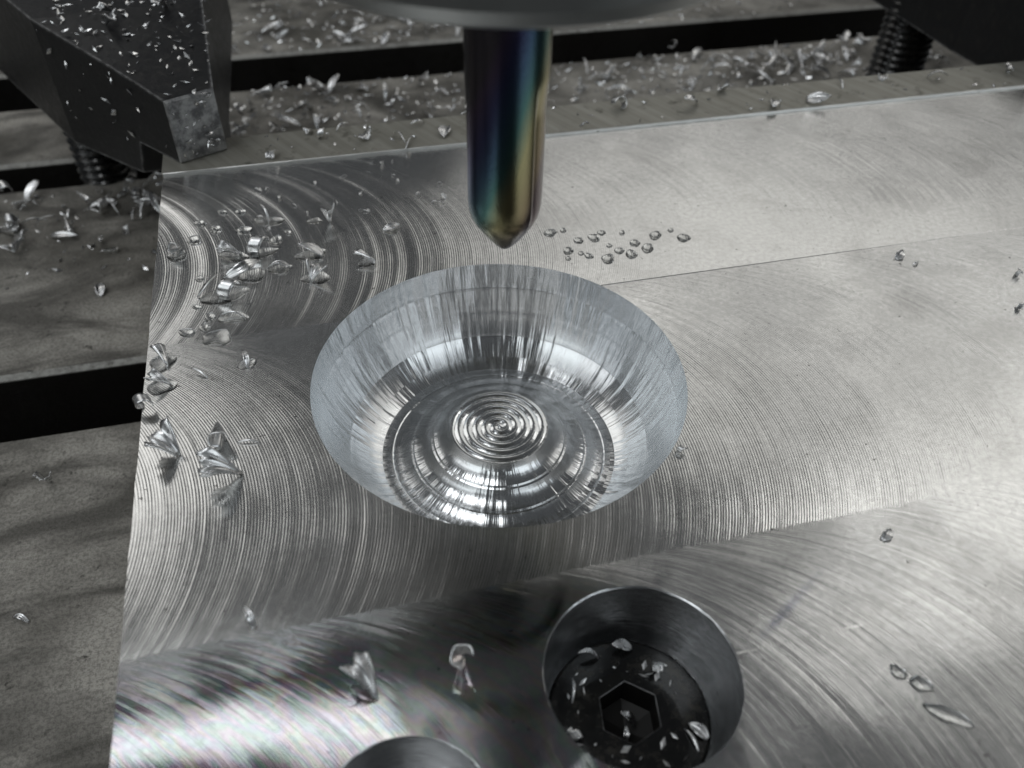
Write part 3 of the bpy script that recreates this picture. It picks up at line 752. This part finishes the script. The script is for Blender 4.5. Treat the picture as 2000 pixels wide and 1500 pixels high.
# clamp: a few large flakes on top
def ctop(x, y): return min(13.2, 9.7+0.145*(-(x+31.0)*0.41+(y-53.5)*0.91))
for (x, y, s_, lab) in ((-41.5, 71.0, 3.0, 'pale pointed flake on the black clamp top, lower of two'), (-42.0, 74.0, 2.6, 'pale flake on the black clamp top, upper of two'),
                        (-34.5, 75.5, 3.2, 'bright frayed chip at the top border on the black clamp')):
    chip(CH['fan'][1], x, y, ctop(x, y)+0.05, s_, rnd.uniform(0, 6), lab, (0.3, 0.1))

# fine splinters too small to pick apart
def splinters(name, label, n, place, size, seed):
    q = random.Random(seed); V = []; F = []
    for _ in range(n):
        p, nrm = place(q); nrm = Vector(nrm).normalized()
        t = nrm.orthogonal().normalized(); t.rotate(Matrix.Rotation(q.uniform(0, 2*PI), 3, nrm))
        b = nrm.cross(t); L = q.uniform(*size); wd = L*q.uniform(0.06, 0.34); k = len(V)
        p = Vector(p)+nrm*0.02
        lift = nrm*L*q.uniform(0.05, 0.5)
        for (a, c, l) in ((-1, 0, 0), (0, 1, 0.3), (0, -1, 0.3), (1, 0, 1), (0, 0, 0.75)):
            V.append(p+t*L*0.5*a+b*wd*c+lift*l)
        F += [(k, k+2, k+4), (k, k+4, k+1), (k+2, k+3, k+4), (k+4, k+3, k+1), (k, k+1, k+3, k+2)]
    o = obj(name, V, F, M_CHIP); o['kind'] = 'stuff'; o['label'] = label; o['category'] = 'splinters'
    return o
def on_clamp(q):
    while True:
        x = q.uniform(-52, -28); y = q.uniform(53, 82)
        if x > -34.4-(y-52)*0.812+0.5 and x < -28.2: break
    return (x, y, ctop(x, y)), (0.06, -0.13, 1)
def on_cheek(q):
    t = q.uniform(0.05, 1.0); x = -34.4-18.6*t; y = 52+22.9*t
    z = q.uniform(-5.5*max(0, t-0.35), 9+4*t)
    return (x-0.1, y-0.1, z), (-0.776, -0.63, 0.0)
def on_nose(q):
    t = q.uniform(0.1, 0.95); return (-34.4+6.5*t+0.15, 52+2.9*t-0.36, q.uniform(1, 9)), (0.41, -0.91, 0)
splinters('metal_splinters', 'fine bright splinters sprinkled over the upper left clamp top', 150, on_clamp, (0.35, 1.5), 1)
splinters('metal_splinters', 'fine bright splinters stuck to the side of the upper left clamp', 24, on_cheek, (0.35, 1.5), 2)
splinters('metal_splinters', 'fine bright splinters stuck to the worn clamp nose', 34, on_nose, (0.3, 1.2), 3)
def on_table(q):
    return (q.uniform(-36, 120), q.choice([q.uniform(108, 129), q.uniform(149, 190)]), ZT), (0, 0, 1)
splinters('metal_splinters', 'fine bright splinters spread over the table behind the plate', 1300, on_table, (0.5, 2.3), 4)
splinters('metal_splinters', 'fine bright splinters on the dark table left of the plate', 70, lambda q: ((q.uniform(-75, -40), q.uniform(62, 94), ZT), (0, 0, 1)), (0.4, 1.8), 5)
splinters('metal_splinters', 'fine bright splinters lying on the rear strip', 60, lambda q: ((q.uniform(-26, 108), q.uniform(50, 58), 0.39), (0, 0, 1)), (0.3, 1.3), 6)
splinters('metal_splinters', 'fine bright splinters strewn over the screw head', 26, lambda q: ((3.1+5.8*math.cos(a_)*b_, -35.5+5.8*math.sin(a_)*b_, hz) if [a_ := q.uniform(0, 6.28), b_ := q.uniform(0.55, 1)] else None, (0, 0, 1)), (0.3, 1.2), 7)

# ------------------------------------------------------------------ coolant drops
def drop(x, y, rx, ry, h, rz, seed, label, group=None):
    q = random.Random(seed); n = 40; rings = 9
    c = [(q.uniform(0.03, 0.13)/k, q.uniform(0, 6.28)) for k in (1, 1.4, 2, 3)]
    h *= 0.62 if label.find('small') < 0 and x < 20 else 1.3
    V = [(0, 0, h)]; F = []
    for j in range(1, rings+1):
        f = j/rings
        for i in range(n):
            t = 2*PI*i/n
            o = 1+sum(a*math.sin((k+2)*t+p) for k, (a, p) in enumerate(c))
            z = h*(1-f*f)**0.75 if j < rings else -0.03
            V.append((rx*f*o*math.cos(t), ry*f*o*math.sin(t), z))
    for i in range(n): F.append((0, 1+i, 1+(i+1) % n))
    for j in range(rings-1):
        for i in range(n):
            a = 1+j*n+i; b = 1+j*n+(i+1) % n; F.append((a, a+n, b+n, b))
    o = link('coolant_drop', mesh('coolant_drop', V, F), M_COOL, None, True)
    o.location = Vector((x, y, 0))*S; o.rotation_euler.z = rz
    return tag(o, label, 'coolant drop', group)
dl = [
 (-16.99, 33.8, 1.0, 0.85, 0.35, 'round ring-like coolant drop left of the standing fan chip'),
 (-22.8, 35.0, 1.9, 1.3, 0.45, 'coolant drop holding the standing splinter near the rear left'),
 (-34.1, 29.6, 1.3, 1.3, 0.4, 'coolant drop around the small cone chip'),
 (-27.3, 28.0, 2.0, 1.3, 0.45, 'coolant drop around the fluted shell chip'),
 (-23.8, 28.0, 2.0, 1.1, 0.4, 'coolant drop around the hollow splintered chip'),
 (-18.0, 26.3, 1.9, 1.4, 0.45, 'coolant drop around the folded chip with dark hollow'),
 (-21.9, 24.2, 1.5, 1.0, 0.4, 'coolant drop around the narrow sunk chip'),
 (-17.8, 21.5, 1.8, 1.5, 0.45, 'coolant drop around the folded pointed chip by the bowl'),
 (-11.5, 23.2, 1.2, 0.9, 0.3, 'coolant drop around the oval hollow chip'),
 (-25.3, 23.6, 1.7, 1.7, 0.5, 'smooth coolant drop beside the long bent chip'),
 (-28.6, 20.2, 2.6, 1.7, 0.55, 'wide coolant drop under the chip cluster left of the bowl'),
 (-27.5, 16.0, 1.6, 1.2, 0.45, 'coolant drop below the chip cluster'),
 (-29.3, 12.7, 1.75, 1.5, 0.55, 'big round coolant drop on the pass line left of the bowl'),
 (-35.0, 9.8, 1.4, 1.6, 0.45, 'coolant drop around the blunt chip at the left edge'),
 (-34.9, 6.1, 1.5, 1.4, 0.3, 'coolant film under the spiky chip at the left edge'),
 (-26.2, 7.6, 1.0, 0.8, 0.3, 'small coolant drop under the upright chip'),
 (23.1, -40.2, 0.75, 0.55, 0.3, 'smallest of three coolant drops in a row right of the screw'),
 (24.3, -41.5, 0.9, 0.7, 0.35, 'middle coolant drop of the row right of the screw'),
 (24.9, -44.2, 1.7, 0.75, 0.35, 'longest coolant drop of the row right of the screw'),
]
for i, (x, y, rx, ry, h, lab) in enumerate(dl):
    drop(x, y, rx, ry, h, R_(-40) if x > 20 else rnd.uniform(-0.4, 0.4), 100+i, lab)
sm = [(12.54, 24.65), (14.34, 24.87), (13.69, 20.33), (15.63, 22.21), (13.22, 18.75), (15.12, 19.45), (17.75, 22.34), (19.08, 23.24), (19.15, 20.29), (18.09, 17.6), (20.07, 18.95), (22.56, 20.13), (21.29, 17.9), (23.78, 18.71), (25.77, 21.2), (28.17, 21.89), (29.16, 19.88), (21.71, 22.68), (15.91, 18.72)]
for i, (x, y) in enumerate(sm):
    s_ = rnd.uniform(0.35, 0.85)
    drop(x, y, s_*1.2, s_, s_*0.5, rnd.uniform(0, 3), 200+i, 'small coolant drop on the plate right of the cutter tip', 'drops right of the cutter tip')
sm2 = [(-28.67, 38.41), (-32.14, 32.54), (-22.07, 30.37), (-30.68, 14.83), (-32.6, 14.35), (-26.38, 37.91), (-31.38, 24.19), (-31.58, 18.76), (-30.13, 16.55), (-29.5, 34.5), (-26.0, 33.5), (-20.5, 31.8), (-31.5, 36.3)]
for i, (x, y) in enumerate(sm2):
    s_ = rnd.uniform(0.4, 0.9)
    drop(x, y, s_*1.3, s_, s_*0.5, rnd.uniform(0, 3), 300+i, 'small coolant drop among the chips on the left of the plate', 'small drops left of the bowl')
